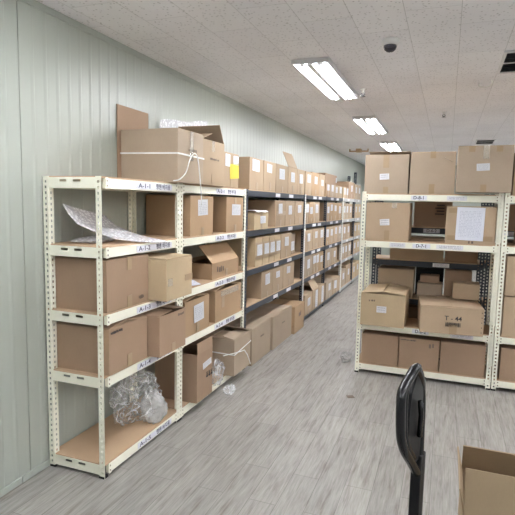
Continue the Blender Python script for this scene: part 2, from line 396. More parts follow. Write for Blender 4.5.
def left_rack(label, ys, posts, beam_m, shelves, tags=(), back_h=H, name='storage_rack', bm_list=None):
    """rack along the left wall; ys bay limits; posts: (y, dy, material)"""
    t = thing(name, label, 'shelving rack', ((XF+XB)/2, ys[0], 0), 0, 'storage racks')
    inv = Vector(((XF+XB)/2, ys[0], 0))
    def fix(o): o.location = -inv; return o
    for (y, dy, pm) in posts:
        if dy == 2: fix(upright(XF-.04, y, 1, 1, pm, t)); fix(upright(XB+.04, y, -1, 1, pm, t))
        else: fix(upright(XF, y, -1, dy, pm, t)); fix(upright(XB, y, 1, dy, pm, t, h=back_h))
    for k in range(len(ys)-1):
        y0, y1 = ys[k]+.002, ys[k+1]-.002
        bmk = bm_list[k] if bm_list else beam_m
        for z in shelves[k]:
            fix(beam_y(y0+.038, y1-(.002 if k < len(ys)-2 else .038), XF-.0015, 1, z, bmk, t))
            fix(beam_y(y0+.038, y1-(.002 if k < len(ys)-2 else .038), XB+.0015, -1, z, bmk, t))
            if k == 0: fix(beam_x(XB+.04, XF-.04, y0+.001, -1, z, bmk, t, slots=True))
            else: fix(beam_x(XB+.04, XF-.04, y0+.025, -1, z, bmk, t))
            b = MB(); b.box(XB+.004, XF-.004, y0+.004, y1-.004, z-.0035, z+.006)
            fix(b.build('shelf_board', 'hardboard', t))
    for (txt, ya, yb, z) in tags:
        b = MB(); b.box(XF-.001, XF+.0012, ya, yb, z-.054, z-.014); pl = fix(b.build('shelf_tag', 'plate' if txt else 'tagprint', t))
        if txt:
            L_ = yb-ya
            writing(txt, .040, 'ink_blue', pl, (XF+.0018, ya+.05*L_, z-.034), (90, 0, 90), fit=.31*L_)
            writing(KO, .040, 'ink_blue', pl, (XF+.0018, ya+.52*L_, z-.034), (90, 0, 90), fit=.42*L_)
    return t
KO = '\ud589\ud150 \ubc14\uc9c0\uc6a9'
SH = [1.794, 1.394, .998, .622, .082]
left_rack('cream rack nearest the viewer with a plastic bag on its bottom shelf', [2.348, 3.2385],
    [(2.348, 2, 'cream'), (3.2385, -1, 'cream')], 'cream', [SH], [('A-1-%d' % (k+1), 2.69, 3.12, SH[k]) for k in range(5)])
left_rack('cream rack between the nearest cream rack and the slate blue rack', [3.2415, 4.527],
    [(3.2415, 1, 'cream'), (4.525, -1, 'cream')], 'cream', [SH], [('A-2-%d' % (k+1), 3.85, 4.30, SH[k]) for k in range(4)])
left_rack('slate blue steel rack next beyond the cream rack on the left', [4.535, 6.672],
    [(4.535, 1, 'slate'), (6.672, -1, 'slate')], 'slate', [SH[:4]],
    [('', 5.42, 5.58, z) for z in SH[:4]] + [('', 5.93, 6.11, z) for z in SH[:4]])
left_rack('white post rack with slate beams, third along the left wall', [6.690, 7.985, 9.368],
    [(6.690, 1, 'white_steel'), (7.985, 1, 'slate'), (9.366, -1, 'white_steel')], 'slate', [SH, SH],
    [('', a, a+.2, z) for z in SH[:4] for a in (7.12, 7.45, 8.3, 8.75)])
left_rack('farthest rack along the left wall with pale grey beams and tall rear posts', [9.385, 10.60, 11.85],
    [(9.385, 1, 'white_steel'), (10.60, 1, 'slate'), (11.848, -1, 'slate')], 'grey_steel', [SH, SH],
    [('', a, a+.2, z) for z in SH[:4] for a in (9.8, 11.0)])
# two tall slate posts beyond the racks, a frame of its own
t = thing('post_frame', 'tall slate post frame rising above the farthest left cartons', 'shelving frame', (-2.18, 11.86, 0))
for yy in (11.90, 12.75):
    o = upright(0, yy-11.86, -1, 1, 'slate', t, h=2.34 if yy < 12 else 2.48, w=.06, cap=False)
b = MB(); b.box(-.055, -.03, .06, .87, 1.0, 1.06); b.box(-.055, -.03, .06, .87, .2, .26); b.build('cross_beam', 'slate', t)

def front_rack(label, x0, x1, yf, yb, zs, m, tags=(), posts=True, board='hardboard', bm=None):
    t = thing('storage_rack', label, 'shelving rack', ((x0+x1)/2, yf, 0), 0, 'storage racks')
    off = Vector(((x0+x1)/2, yf, 0))
    def fix(o): o.location = -off; return o
    for (x, dx) in ((x0, 1), (x1, -1)):
        fix(upright(x, yf, dx, 1, m, t)); fix(upright(x, yb, dx, -1, m, t))
    for z in zs:
        fix(beam_x(x0+.04, x1-.04, yf+.0015, -1, z, m, t)); fix(beam_x(x0+.04, x1-.04, yb-.0015, 1, z, m, t))
        for x, o in ((x0+.0015, -1), (x1-.0015, 1)): fix(beam_y(yf+.04, yb-.04, x, o, z, m, t))
        b = MB(); b.box(x0+.004, x1-.004, yf+.004, yb-.004, z-.0035, z+.006); fix(b.build('shelf_board', board, t))
    for (txt, xa, xb, z) in tags:
        b = MB(); b.box(xa, xb, yf-.0012, yf+.001, z-.052, z-.012); pl = fix(b.build('shelf_tag', 'plate' if txt else 'tagprint', t))
        if txt: writing(txt, .042, 'ink', pl, ((xa+xb)/2, yf-.0018, z-.032), (90, 0, 0), align='CENTER')
    return t
YD = 4.934
DZ = [1.778, 1.328, .508, .098]
front_rack('cream rack facing the viewer on the right with a black-lettered carton', -.781, .4597, YD, YD+.42, DZ, 'cream',
    [('D-8-1', -.325, -.185, DZ[0]), ('', -.01, .16, DZ[0]), ('D-7-1', -.29, -.13, DZ[1]), ('', -.50, -.355, DZ[1]), ('', -.078, .155, DZ[1]),
     ('D-6-2', -.25, -.10, DZ[2]), ('', .09, .29, DZ[2])])
front_rack('cream rack cut off by the right picture edge', .4697, 1.71, YD, YD+.42, DZ, 'cream')
YB = 5.44
front_rack('slate rack standing behind the right hand cream rack', -.725, .372, YB, YB+.42, [1.794, 1.452, 1.102, .70, .1], 'slate',
    [('D-6-2', -.22, -.06, 1.452), ('', -.11, .05, 1.102)])
front_rack('slate rack behind the cream rack at the right picture edge', .39, 1.6, YB, YB+.42, [1.794, 1.452, 1.102, .70, .1], 'slate',
    [('', .50, .62, 1.452)])

# ------------------------------------------------------------------ cartons
def soft_box(w, d, h, bulge=.004, jit=.003, cut=5, top=True):
    """closed carton body, base centre at origin, faces slightly bowed"""
    b = MB(); rnd = random.Random(random.random())
    off = Vector((rnd.random()*50, rnd.random()*50, rnd.random()*50)); amp = rnd.uniform(-.5, 1)*bulge
    cn = {k: Vector((rnd.uniform(-1, 1), rnd.uniform(-1, 1), rnd.uniform(-.6, .6)))*jit for k in range(4)}
    def P(u, v, s):     # u,v,s in 0..1
        p = Vector(((u-.5)*w, (v-.5)*d, s*h))
        k = [cn[0], cn[1], cn[2], cn[3]]
        c = (k[0]*(1-u)*(1-v)+k[1]*u*(1-v)+k[2]*u*v+k[3]*(1-u)*v)*s
        return p, c
    def emit(fn, n):
        for i in range(cut):
            for j in range(cut):
                q = []
                for a, e in ((i, j), (i+1, j), (i+1, j+1), (i, j+1)):
                    a /= cut; e /= cut
                    p, c = P(*fn(a, e)); k = 16*a*(1-a)*e*(1-e)
                    q.append(p+c+Vector(n)*amp*k)
                b.quad(*q)
    emit(lambda a, e: (a, 0, e), (0, -1, 0)); emit(lambda a, e: (1-a, 1, e), (0, 1, 0))
    emit(lambda a, e: (0, 1-a, e), (-1, 0, 0)); emit(lambda a, e: (1, a, e), (1, 0, 0))
    emit(lambda a, e: (a, e, 1), (0, 0, 0)); emit(lambda a, e: (a, 1-e, 0), (0, 0, 0))
    return b
def carton(label, cx, cy, z, w, d, h, rz=0, m='tan', group=None, tape='both', tags=(), prints=(), flaps=None, seam='y', lift=0, name='cardboard_box', strips=()):
    t = thing(name, label, 'box', (cx, cy, z + (.0005 if flaps else 0)), rz, group)
    f = -d/2
    if flaps is None:
        hb = h-.008 if z+h < 1.72 else h
        soft_box(w, d, hb).build('carton_body', m, t, bevel=.003)
        if z+h < 1.72:
            for s in (-1, 1):
                if seam == 'y':
                    X = Matrix.Translation((s*w/2, 0, hb+.0005)) @ Matrix.Rotation(s*R(lift), 4, 'Y')
                    b = MB(); b.box(*sorted((-s*.002, -s*(w/2-.003))), -d/2+.002, d/2-.002, .0005, .0055, X=X)
                else:
                    X = Matrix.Translation((0, s*d/2, hb+.0005)) @ Matrix.Rotation(-s*R(lift), 4, 'X')
                    b = MB(); b.box(-w/2+.002, w/2-.002, *sorted((-s*.002, -s*(d/2-.003))), .0005, .0055, X=X)
                b.build('flap', m, t, bevel=.001)
    else:
        b = MB(); q = .006
        b.box(-w/2, w/2, -d/2, -d/2+q, 0, h); b.box(-w/2, w/2, d/2-q, d/2, 0, h)
        b.box(-w/2, -w/2+q, -d/2+q, d/2-q, 0, h); b.box(w/2-q, w/2, -d/2+q, d/2-q, 0, h); b.box(-w/2+q, w/2-q, -d/2+q, d/2-q, 0, q)
        b.build('carton_body', m, t)
        for side, (ang, ln) in flaps.items():            # angle from lying shut (0) over upright (90) to hanging out (180+)
            b = MB()
            if side in 'fb':
                s = -1 if side == 'f' else 1
                X = Matrix.Translation((0, s*(d/2-.003), h)) @ Matrix.Rotation(-s*R(ang), 4, 'X')
                b.box(-w/2+.004, w/2-.004, *sorted((0, -s*ln)), .0005, .0055, X=X)
            else:
                s = -1 if side == 'l' else 1
                X = Matrix.Translation((s*(w/2-.003), 0, h)) @ Matrix.Rotation(s*R(ang), 4, 'Y')
                b.box(*sorted((0, -s*ln)), -d/2+.004, d/2-.004, .0005, .0055, X=X)
            b.build('flap', m, t, bevel=.001)
    if tape:
        b = MB(); e = .0055
        tw = .024
        if tape in ('both', 'top') and flaps is None:
            b.box(-tw, tw, f-e, f-e+.0015, h-random.uniform(.06, .1), h)
            if not lift: b.box(-tw, tw, f-e, d/2, h-.001, h+.0012) if z+h < 1.72 else b.box(-tw, tw, f-e, f+.01, h, h+.0012)
        if b.v: b.build('packing_tape', 'tape', t)
        b = MB()
        if tape in ('both', 'low'): b.box(-tw, tw, f-e, f-e+.0015, .002, random.uniform(.06, .1))
        if b.v: b.build('packing_tape', 'tape', t)
    for s in strips:                                     # strips across the front (u0,u1,v0,v1) in metres from the lower left corner
        b = MB(); b.box(s[0]-w/2, s[1]-w/2, f-.0062, f-.005, s[2], s[3]); b.build('packing_tape', s[4] if len(s) > 4 else 'tape', t)
    for (u, v, tw, th, tm, rot) in tags:
        X = Matrix.Translation((u*w-w/2, f-.0068, v*h)) @ Matrix.Rotation(R(rot), 4, 'Y')
        o = MB(); o.box(-tw/2, tw/2, -.0008, .0008, -th/2, th/2)
        o = o.build('label_sheet' if tm != 'yellow' else 'sticker', tm, t); o.matrix_local = X
    for (txt, size, u, v, pm) in prints:
        writing(txt, size, pm, t, (u*w-w/2, f-.0062, v*h), (90, 0, 0), name='print', align='CENTER')
    return t
def L_box(label, y0, y1, z, h, d=.38, front=-1.838, rz=0, **k):
    g = .003
    return carton(label, front-d/2, (y0+y1)/2, z+.0065 if z > .03 else .0005, (y1-y0)-2*g, d, h, 90+rz, **k)
def D_box(label, x0, x1, z, h, d=.38, front=4.945, rz=0, **k):
    g = .003
    return carton(label, (x0+x1)/2, front+d/2, z+.0065, (x1-x0)-2*g, d, h, rz, **k)
def smudge(u, v, w, h, n, seed, t_parent, f, m='ink_soft', vertical=False):
    """little illegible printed marks"""
    rnd = random.Random(seed); b = MB()
    for i in range(n):
        a = u+w*i/n; k = rnd.uniform(.45, .8)*w/n
        b.box(a, a+k, f-.0062, f-.005, v+rnd.uniform(0, .2)*h, v+h*rnd.uniform(.7, 1))
    return b.build('print', m, t_parent)

# --- cream rack, first bay
G1 = 'cartons on the cream rack'
# large strapped carton on top
t = carton('large tan carton with a white strap on the cream rack top', -2.0035, 3.3, 1.801, .395, .468, .372, 90, m='grey_tan', group=G1, tape=None,
           strips=[(.17, .22, .16, .371, 'clear_tape')])
smudge(-.05, .225, .13, .022, 9, 3, t, -.234)
b = MB(); zz = .205; hw, hd = .2005, .2375
def band(pts, th=.0012, wd=.006):
    m_ = MB(); P = [Vector(p) for p in pts]
    for a, c in zip(P, P[1:]):
        n = len(m_.v); u = Vector((0, 0, wd))
        d_ = (c-a).normalized(); s_ = d_.cross(Vector((0, 0, 1)))
        s_ = (s_.normalized() if s_.length > 1e-4 else Vector((1, 0, 0)))*th
        m_.v += [tuple(q) for q in (a-u-s_, a+u-s_, a+u+s_, a-u+s_, c-u-s_, c+u-s_, c+u+s_, c-u+s_)]
        for f_ in ((0,1,2,3), (7,6,5,4), (0,4,5,1), (1,5,6,2), (2,6,7,3), (3,7,4,0)): m_.f.append(tuple(n+i for i in f_))
    return m_
sb = band([(-hw, hd, zz), (-hw, -hd, zz-.006), (hw, -hd, zz-.012), (hw, hd, zz), (-hw, hd, zz)]).build('strap', 'strap', t)
MB().tube(smooth_loop([(-.196, -.20, .010), (-.19, -.242, .018), (-.12, -.256, .07), (-.075, -.262, .16), (-.02, -.266, .212), (.04, -.264, .19), (.08, -.258, .10), (.11, -.256, -.02), (.125, -.255, -.10), (.13, -.255, -.17)], 5, False), .0042, 8).build('strap_tail', 'strap', sb, smooth=True)
# sheet against the wall
b = MB(); b.box(-.0035, .0035, 0, .40, 0, .548); o = b.build('cardboard_sheet', 'kraft', None, bevel=.001, loc=(-2.2498, 3.075, 1.802)); o.rotation_euler = (0, 0, 0)
tag(o, 'flat brown cardboard sheet standing against the wall behind the strapped carton', 'cardboard sheet')
# second top carton with raised flap
t = carton('tan open-flapped carton next to the strapped one on the rack top', -2.0, 3.745, 1.801, .40, .40, .355, 90, m='tan', group=G1, tape=None,
           flaps={'r': (58, .17), 'b': (24, .19), 'l': (18, .18)}, strips=[(.15, .20, .27, .355, 'clear_tape'), (.15, .205, .002, .09)])
smudge(-.08, .20, .17, .02, 10, 5, t, -.2)
carton('tan carton with a yellow sticker on the cream rack top', -2.02, 4.16, 1.801, .34, .38, .305, 90, m='tan', group=G1, tape='low',
       tags=[(.24, .77, .10, .105, 'label', 1), (.78, .80, .12, .08, 'label', 0), (.68, .48, .20, .13, 'yellow', -4)])
# bubble wrap poking out
def sheet_grid(fn, nu, nv):
    b = MB()
    pts = [[Vector(fn(i/nu, j/nv)) for j in range(nv+1)] for i in range(nu+1)]
    for i in range(nu):
        for j in range(nv): b.quad(pts[i][j], pts[i+1][j], pts[i+1][j+1], pts[i][j+1])
    return b
nz3 = lambda p, s: noise.noise(Vector(p)*s)
b = sheet_grid(lambda u, v: (-2.232+.010*nz3((u*3, v*3, 1), 1.3), 3.62+.86*u, 1.99+(.335+.115*u+.008*math.sin(u*9))*v), 24, 8)
o = b.build('bubble_wrap', 'bubble', None, smooth=True); tag(o, 'bubble wrap sheet poking up behind the open carton on the rack top', 'bubble wrap')
# second shelf
near_ = [(-2.12,2.375,1.632),(-2.08,2.37,1.581),(-2.02,2.375,1.524),(-1.95,2.425,1.483),(-1.885,2.545,1.432),(-1.82,2.715,1.405),(-1.79,2.969,1.385)]
far_ = [(-2.16,2.42,1.636),(-2.18,2.589,1.606),(-2.18,2.837,1.561),(-2.10,2.838,1.499),(-2.0,2.866,1.455),(-1.88,2.888,1.425),(-1.79,3.008,1.392)]
def lerp_path(P, t):
    t *= len(P)-1; i = min(int(t), len(P)-2); a = t-i; return Vector(P[i])*(1-a)+Vector(P[i+1])*a
b = sheet_grid(lambda u, v: lerp_path(near_, u)*(1-v)+lerp_path(far_, u)*v+Vector((0, 0, .006*math.sin(v*5+u*7)*math.sin(v*3.1))), 30, 12)
o = b.build('bubble_wrap', 'bubble', None, smooth=True, solid=.003); tag(o, 'curling bubble wrap sheet draped over the second shelf front', 'bubble wrap')
def lump(name, c, r, m, label, cat, seed=0, sub=4, amp=.35, fr=3., crease=.1, flat=True):
    bm = bmesh.new(); bmesh.ops.create_icosphere(bm, subdivisions=sub, radius=1)
    for v in bm.verts:
        p = v.co.copy(); q = p*fr+Vector((seed*7.1, seed*3.3, seed))
        k = 1+amp*noise.noise(q)+crease*(abs(noise.noise(q*2.7))*2-.6)+.05*noise.noise(q*7)
        v.co = Vector((p.x*r[0], p.y*r[1], p.z*r[2]))*k
    zmin = min(v.co.z for v in bm.verts); lim = zmin*.75
    for v in bm.verts: v.co.z = max(v.co.z, lim)-lim
    me = bpy.data.meshes.new(name); bm.to_mesh(me); bm.free(); me.materials.append(MT[m])
    for p in me.polygons: p.use_smooth = not flat
    o = bpy.data.objects.new(name, me); COL.objects.link(o); o.location = c
    return tag(o, label, cat)
lump('bubble_wrap', (-2.08, 2.60, 1.4005), (.10, .17, .020), 'bubble', 'folded film pad lying under the curling bubble wrap', 'bubble wrap', 3, 4, .15, 2., .05, False)
# third shelf
t = L_box('wide brown carton at the near end of the third shelf', 2.391, 2.832, SH[2], .315, d=.40, front=-1.832, m='kraft', group=G1, tape='both', seam='x')
smudge(.10, .03, .06, .03, 5, 8, t, -.2)
L_box('pale tan carton jutting out of the third shelf past the post', 2.836, 3.195, SH[2], .285, d=.34, front=-1.700, m='pale', group=G1, tape=None, seam='x', lift=2,
      strips=[(.24, .348, .11, .155, 'tape'), (.01, .07, .10, .15, 'clear_tape')])
# fourth shelf
t = L_box('brown carton with half open flaps at the near end of the fourth shelf', 2.391, 2.80, SH[3], .275, d=.40, front=-1.822, m='kraft', group=G1, tape='low', flaps={'l': (7, .2), 'r': (5, .2), 'b': (6, .19), 'f': (12, .12)})
smudge(-.19, .245, .12, .018, 9, 9, t, -.2, 'ink')
t = L_box('brown carton jutting out beside the post on the fourth shelf', 2.808, 3.165, SH[3], .275, d=.40, front=-1.735, m='kraft', group=G1, tape='both', flaps={'b': (6, .19), 'r': (8, .17), 'l': (4, .17)})
smudge(.06, .235, .09, .02, 6, 11, t, -.2, 'ink_soft')
# plastic bag on the bottom shelf
bag = lump('plastic_bag', (-2.02, 2.965, .0895), (.15, .225, .185), 'film', 'clear plastic bag bunched up on the bottom shelf', 'plastic bag', 5, 5, .34, 1.5, .13, False)
wad = lump('wrap_wad', (-1.905, 3.00, .0895), (.085, .10, .125), 'milky', 'milky plastic wad in the clear bag', 'wrap', 8, 5, .3, 1.5, .12, False)
wad.parent = bag; wad.location = Vector((-1.905, 3.00, .0895))-bag.location; del wad['category']
# --- cream rack, second bay
L_box('tan carton with a large white sheet on the second shelf past the post', 3.415, 3.82, SH[1], .318, d=.398, m='orange', group=G1, tape='both', tags=[(.50, .70, .17, .125, 'label', -2)])
L_box('tan carton with a small white label at the end of the second shelf', 4.085, 4.48, SH[1], .318, d=.37, m='orange', group=G1, tape='both', tags=[(.54, .63, .20, .10, 'label', 1)])
t = L_box('low open carton with its lid flap raised on the third shelf', 3.83, 4.42, SH[2], .135, d=.36, front=-1.85, m='orange', group=G1, tape='low',
          flaps={'b': (4, .17), 'f': (48, .20)})
smudge(-.2, .05, .16, .06, 4, 13, t, -.18, 'ink_soft')
b = sheet_grid(lambda u, v: (-1.98+.15*u, 3.34+.22*v+.03*u, 1.016+.02*math.sin(u*4)*v+.004+.006*nz3((u*4, v*4, 0), 1)), 10, 10)
o = b.build('paper_sheets', 'form', None, solid=.002); tag(o, 'crumpled white papers lying before the low open carton', 'papers')
t = L_box('tan carton with a white sheet label at the post on the fourth shelf', 3.312, 3.735, SH[3], .272, d=.38, front=-1.825, m='orange', group=G1, tape='low', tags=[(.53, .58, .17, .14, 'label', -3)],
          flaps={'b': (5, .18), 'l': (7, .2), 'r': (5, .2)})
t = L_box('warm tan carton with an open top at the end of the fourth shelf', 3.85, 4.43, SH[3], .272, d=.38, front=-1.825, m='orange', group=G1, tape=None,
          flaps={'b': (6, .18), 'l': (6, .2), 'r': (4, .2)}, strips=[(.10, .50, .21, .262, 'clear_tape'), (.12, .18, .11, .215)])
t = L_box('tall open brown carton with handling symbols on the bottom shelf', 3.385, 3.665, SH[4], .39, d=.38, front=-1.755, m='kraft', group=G1, tape=None,
          flaps={'f': (88, .09), 'r': (62, .085), 'b': (12, .16)}, tags=[(.60, .72, .15, .05, 'label', -6)])
for k in range(3):
    b = MB(); xx = .03+k*.042
    b.box(xx-.014, xx+.014, -.1962, -.195, .165, .180); b.box(xx-.006, xx+.006, -.1962, -.195, .183, .20); b.box(xx-.014, xx+.014, -.1962, -.195, .204, .208)
    b.build('print', 'ink', t)
# strapped box leaning out
t = L_box('tan carton bound with white straps jutting from the bottom shelf', 4.075, 4.478, SH[4], .335, d=.40, front=-1.735, rz=0, m='grey_tan', group=G1, tape=None, flaps={'f': (10, .12), 'l': (8, .19), 'r': (20, .19), 'b': (8, .19)})
hw, hd = .204, .2035
sb = band([(-hw, hd, .21), (-hw, -hd, .20), (hw, -hd, .235), (hw, hd, .22), (-hw, hd, .21)], .0015, .005).build('strap', 'strap', t)
MB().tube([(-.33, -.15, .225), (-.24, -.17, .215), (-.206, -.208, .222), (-.06, -.21, .20), (.02, -.21, .19), (.09, -.211, .13), (.15, -.213, .05), (.175, -.215, .01)], .0045, 8).build('strap_tail', 'strap', sb, smooth=True)
lump('plastic_wrap', (-1.80, 3.86, .0895), (.045, .10, .12), 'film', 'scrap of clear wrap hanging between tall open carton and strapped carton', 'plastic wrap', 12, 4, .4, 2.0, .15, False)
lump('plastic_wrap', (-1.70, 3.90, .0005), (.045, .075, .035), 'film', 'thin film scrap trailing on the floor by the bottom shelf', 'plastic wrap', 14, 4, .5, 2.4, .2)

# --- slate rack
G2 = 'cartons on the slate rack'
tl = lambda u=.5, v=.68, a=.14, c=.11: [(u, v, a, c, 'label', random.uniform(-2, 2))]
names5 = ['first', 'second', 'third', 'fourth', 'fifth']
for k, (ya, yb, h, tg) in enumerate(((4.625, 5.03, .315, (.40, .77, .20, .115)), (5.035, 5.435, .315, (.42, .77, .16, .09)), (5.445, 5.90, .315, (.45, .66, .20, .12)))):
    L_box('%s tan carton from the near end atop the slate rack' % names5[k], ya, yb, SH[0], h, m='tan', group=G2, tape='low', tags=tl(*tg))
t = L_box('tan carton with its lid flap standing up atop the slate rack', 5.91, 6.305, SH[0], .315, m='tan', group=G2, tape='low', tags=tl(.45, .62, .16, .12), flaps={'f': (66, .20), 'b': (8, .18)})
L_box('last tan carton at the far end atop the slate rack', 6.315, 6.66, SH[0], .315, m='tan', group=G2, tape='low', tags=tl(.45, .62, .15, .12))
t = L_box('small tan carton with torn paper lid on the slate rack second shelf', 4.685, 5.10, SH[1], .175, d=.22, front=-1.80, m='pale', group=G2, tape='both', tags=tl(.58, .55, .16, .075))
b = sheet_grid(lambda u, v: (-.21+.36*u, -.116-.02*math.sin(v*3), .186-.01*v+.012*nz3((u*5, v*2, 2), 1)) if v > .5 else (-.21+.36*u, -.11+.20*(1-2*v), .19+.006*nz3((u*5, v*4, 2), 1)), 14, 8)
b.build('torn_sheet', 'plate', t)
for k, (ya, yb, tg, nm) in enumerate(((5.455, 5.825, (.45, .68, .14, .115), 'large near shaded-end'), (5.832, 6.235, (.45, .62, .14, .11), 'middle'), (6.245, 6.66, (.45, .66, .16, .10), 'far end'))):
    L_box('%s labelled tan carton on the slate rack second shelf' % nm, ya, yb, SH[1], .305, d=.39, m='tan', group=G2, tape='low', tags=tl(*tg),
          strips=[(.02, .36, .13, .18)] if k == 0 else ())
for k, (ya, yb) in enumerate(((4.83, 5.045), (5.05, 5.265), (5.27, 5.45), (5.455, 5.675))):
    L_box('%s narrow tape-banded carton on the slate rack third shelf' % names5[k], ya, yb, SH[2], .305, d=.39, m='pale', group=G2, tape=None, seam='x',
          tags=[(.55, .56, .15, .115, 'label', 0)], strips=[(.0, .2, .075, .12), (.0, .2, .215, .25)])
L_box('plain wider carton with one label on the slate rack third shelf', 5.685, 6.12, SH[2], .305, d=.39, m='tan', group=G2, tape='low', tags=tl(.5, .66, .16, .11))
L_box('plastic-covered small carton at the far end of the slate rack third shelf', 6.22, 6.50, SH[2], .27, d=.32, front=-1.90, m='grey_tan', group=G2, tape='low', tags=tl(.5, .40, .16, .12))
for k, (ya, yb, tg) in enumerate(((5.04, 5.405, (.50, .68, .15, .12)), (5.412, 5.80, (.45, .70, .14, .075)), (5.81, 6.28, (.42, .72, .14, .085)))):
    L_box('%s labelled carton from the near end of the slate rack lowest shelf' % names5[k], ya, yb, SH[3], .295, d=.395, m='tan', group=G2, tape='low', tags=tl(*tg))
for k, (ya, yb, h, fr, mm_, lb) in enumerate(((4.655, 5.245, .395, -1.79, 'grey_tan', 'largest plain carton on the floor under the slate rack, next to the strapped box'),
        (5.28, 6.02, .385, -1.775, 'grey_tan', 'middle plain carton on the floor under the slate rack with lid ajar'),
        (6.06, 6.52, .355, -1.75, 'orange', 'warm brown carton with dark print on the floor under the slate rack'))):
    t = L_box(lb, ya, yb, 0, h, d=.40, front=fr, m=mm_, group=G2, tape=None, seam='x' if k != 1 else 'y', lift=3 if k == 1 else 0)
    smudge(-.05, h*.55 if k == 2 else h*.62, .12, .07 if k == 2 else .022, 3 if k == 2 else 6, 20+k, t, -.2)

# --- third rack
G3 = 'cartons on the white post rack'
far_names = {0: 'top', 1: 'second shelf', 2: 'third shelf', 3: 'fourth shelf', 4: 'bottom'}
rows = {0: [(6.705, 7.05, .315), (7.058, 7.50, .325), (7.508, 7.86, .325), (7.945, 8.27, .20), (8.278, 8.59, .20), (8.598, 8.94, .20), (8.948, 9.31, .20)],
        1: [(6.735, 6.935, .29), (6.943, 7.19, .30), (7.198, 7.575, .305), (8.04, 8.29, .30), (8.298, 8.54, .30), (8.548, 8.91, .30), (8.918, 9.31, .30)],
        2: [(6.745, 7.195, .30), (7.21, 7.59, .30), (7.598, 7.94, .30), (8.035, 8.31, .295), (8.318, 8.66, .295), (8.668, 9.01, .295), (9.018, 9.33, .295)],
        3: [(6.76, 7.25, .305), (7.258, 7.44, .30), (7.448, 7.645, .30), (7.653, 7.94, .29), (8.035, 8.56, .295), (8.568, 9.03, .28)],
        4: [(6.74, 7.15, .30), (7.16, 7.54, .30), (7.56, 7.93, .31), (8.05, 8.56, .30), (8.58, 9.22, .27)]}
ords = ['first', 'second', 'third', 'fourth', 'fifth', 'sixth', 'seventh', 'eighth']
for s, r in rows.items():
    for k, (ya, yb, h) in enumerate(r):
        kw = {}
        if s == 4 and k == 1: kw['flaps'] = {'b': (12, .18), 'r': (10, .15), 'f': (56, .19)}
        tg = tl(.48, random.uniform(.58, .72), random.uniform(.14, .18), random.uniform(.09, .13))
        if s == 4 and k in (1, 2): tg = [(.6, .5, .14, .26, 'label', 3)]
        if s == 4 and k == 4: tg = [(.3, .62, .22, .14, 'label', 4)]
        lab = ('%s carton from the near end ' % ords[k]) + {0: 'atop', 1: 'on the second shelf of', 2: 'on the third shelf of', 3: 'on the fourth shelf of', 4: 'on the bottom shelf of'}[s] + ' the white post rack'
        L_box(lab, ya, yb, SH[s], h, d=.39, front=-1.838 if s < 4 else -1.80, m=random.choice(('tan', 'tan', 'orange', 'grey_tan')), group=G3, tape='low', tags=tg, **kw)
t = L_box('large brown carton stacked on the low row atop the white post rack', 7.98, 8.86, SH[0]+.206, .165, d=.36, front=-1.86, m='kraft', group=G3, tape=None, tags=[(.93, .5, .08, .08, 'label', 0)])
# --- farthest rack
G4 = 'cartons on the farthest left rack'
rows = {0: [(9.40, 9.64, .20), (9.648, 9.90, .20), (9.93, 10.55, .325), (10.60, 10.95, .30), (10.96, 11.40, .30)],
        1: [(9.43, 9.70, .30), (9.708, 9.98, .30), (9.99, 10.40, .29), (10.66, 11.05, .29), (11.06, 11.5, .29)],
        2: [(9.43, 9.83, .295), (9.84, 10.25, .295), (10.66, 11.05, .28), (11.06, 11.5, .28)],
        3: [(9.43, 9.72, .29), (9.73, 10.02, .29), (10.05, 10.45, .28), (10.66, 11.05, .28), (11.06, 11.5, .28)],
        4: [(9.44, 9.95, .32), (9.97, 10.50, .36), (10.66, 11.10, .32), (11.12, 11.6, .32)]}
for s, r in rows.items():
    for k, (ya, yb, h) in enumerate(r):
        lab = ('%s carton from the near end ' % ords[k]) + {0: 'atop', 1: 'on the second shelf of', 2: 'on the third shelf of', 3: 'on the fourth shelf of', 4: 'on the bottom shelf of'}[s] + ' the farthest left rack'
        L_box(lab, ya, yb, SH[s], h, d=.39, m=random.choice(('tan', 'pale', 'grey_tan')) if not (s == 0 and k == 2) else 'kraft', group=G4, tape='low', tags=tl(.5, .6, .15, .12))

# --- right hand rack
G5 = 'cartons on the right hand cream rack'
t = D_box('tan carton with a dark raised back lid at the left atop the right rack', -.768, -.358, DZ[0], .365, m='grey_tan', group=G5, tape='low', tags=[(.46, .43, .088, .055, 'tagprint', -3)],
      strips=[(.17, .225, .24, .364, 'tape')], flaps={'b': (13, .19)})
t = D_box('plain tan middle carton atop the right rack', -.350, .052, DZ[0], .385, m='grey_tan', group=G5, tape='both')
b = MB(); b.tube([(.09, -.196, .33), (.13, -.1965, .31), (.17, -.196, .29)], .002, 6).build('torn_tape', 'clear_tape', t)
t = D_box('large tan carton at the right end atop the right rack', .056, .508, DZ[0]+.0165, .405, d=.40, front=4.845, rz=0, m='grey_tan', group=G5, tape='low', tags=[(.475, .54, .105, .062, 'label', -3)],
      strips=[(.205, .255, .29, .413, 'clear_tape'), (.09, .14, .35, .40, 'tape'), (.31, .36, .35, .40, 'tape')])
D_box('tan carton with a small white tag at the left of the right rack second shelf', -.738, -.328, DZ[1], .365, m='tan', group=G5, tape='low', tags=[(.44, .48, .09, .06, 'tagprint', -4)],
      strips=[(.24, .285, .31, .364, 'clear_tape')])
t = D_box('tan carton with a printed form sheet at the right of the second shelf', -.010, .418, DZ[1], .345, m='tan', group=G5, tape=None, tags=[(.49, .53, .235, .30, 'form', 1)],
          strips=[(.02, .40, .03, .075), (.02, .14, .28, .325)])
smudge(-.01, .005, .05, .03, 2, 31, t, -.19)
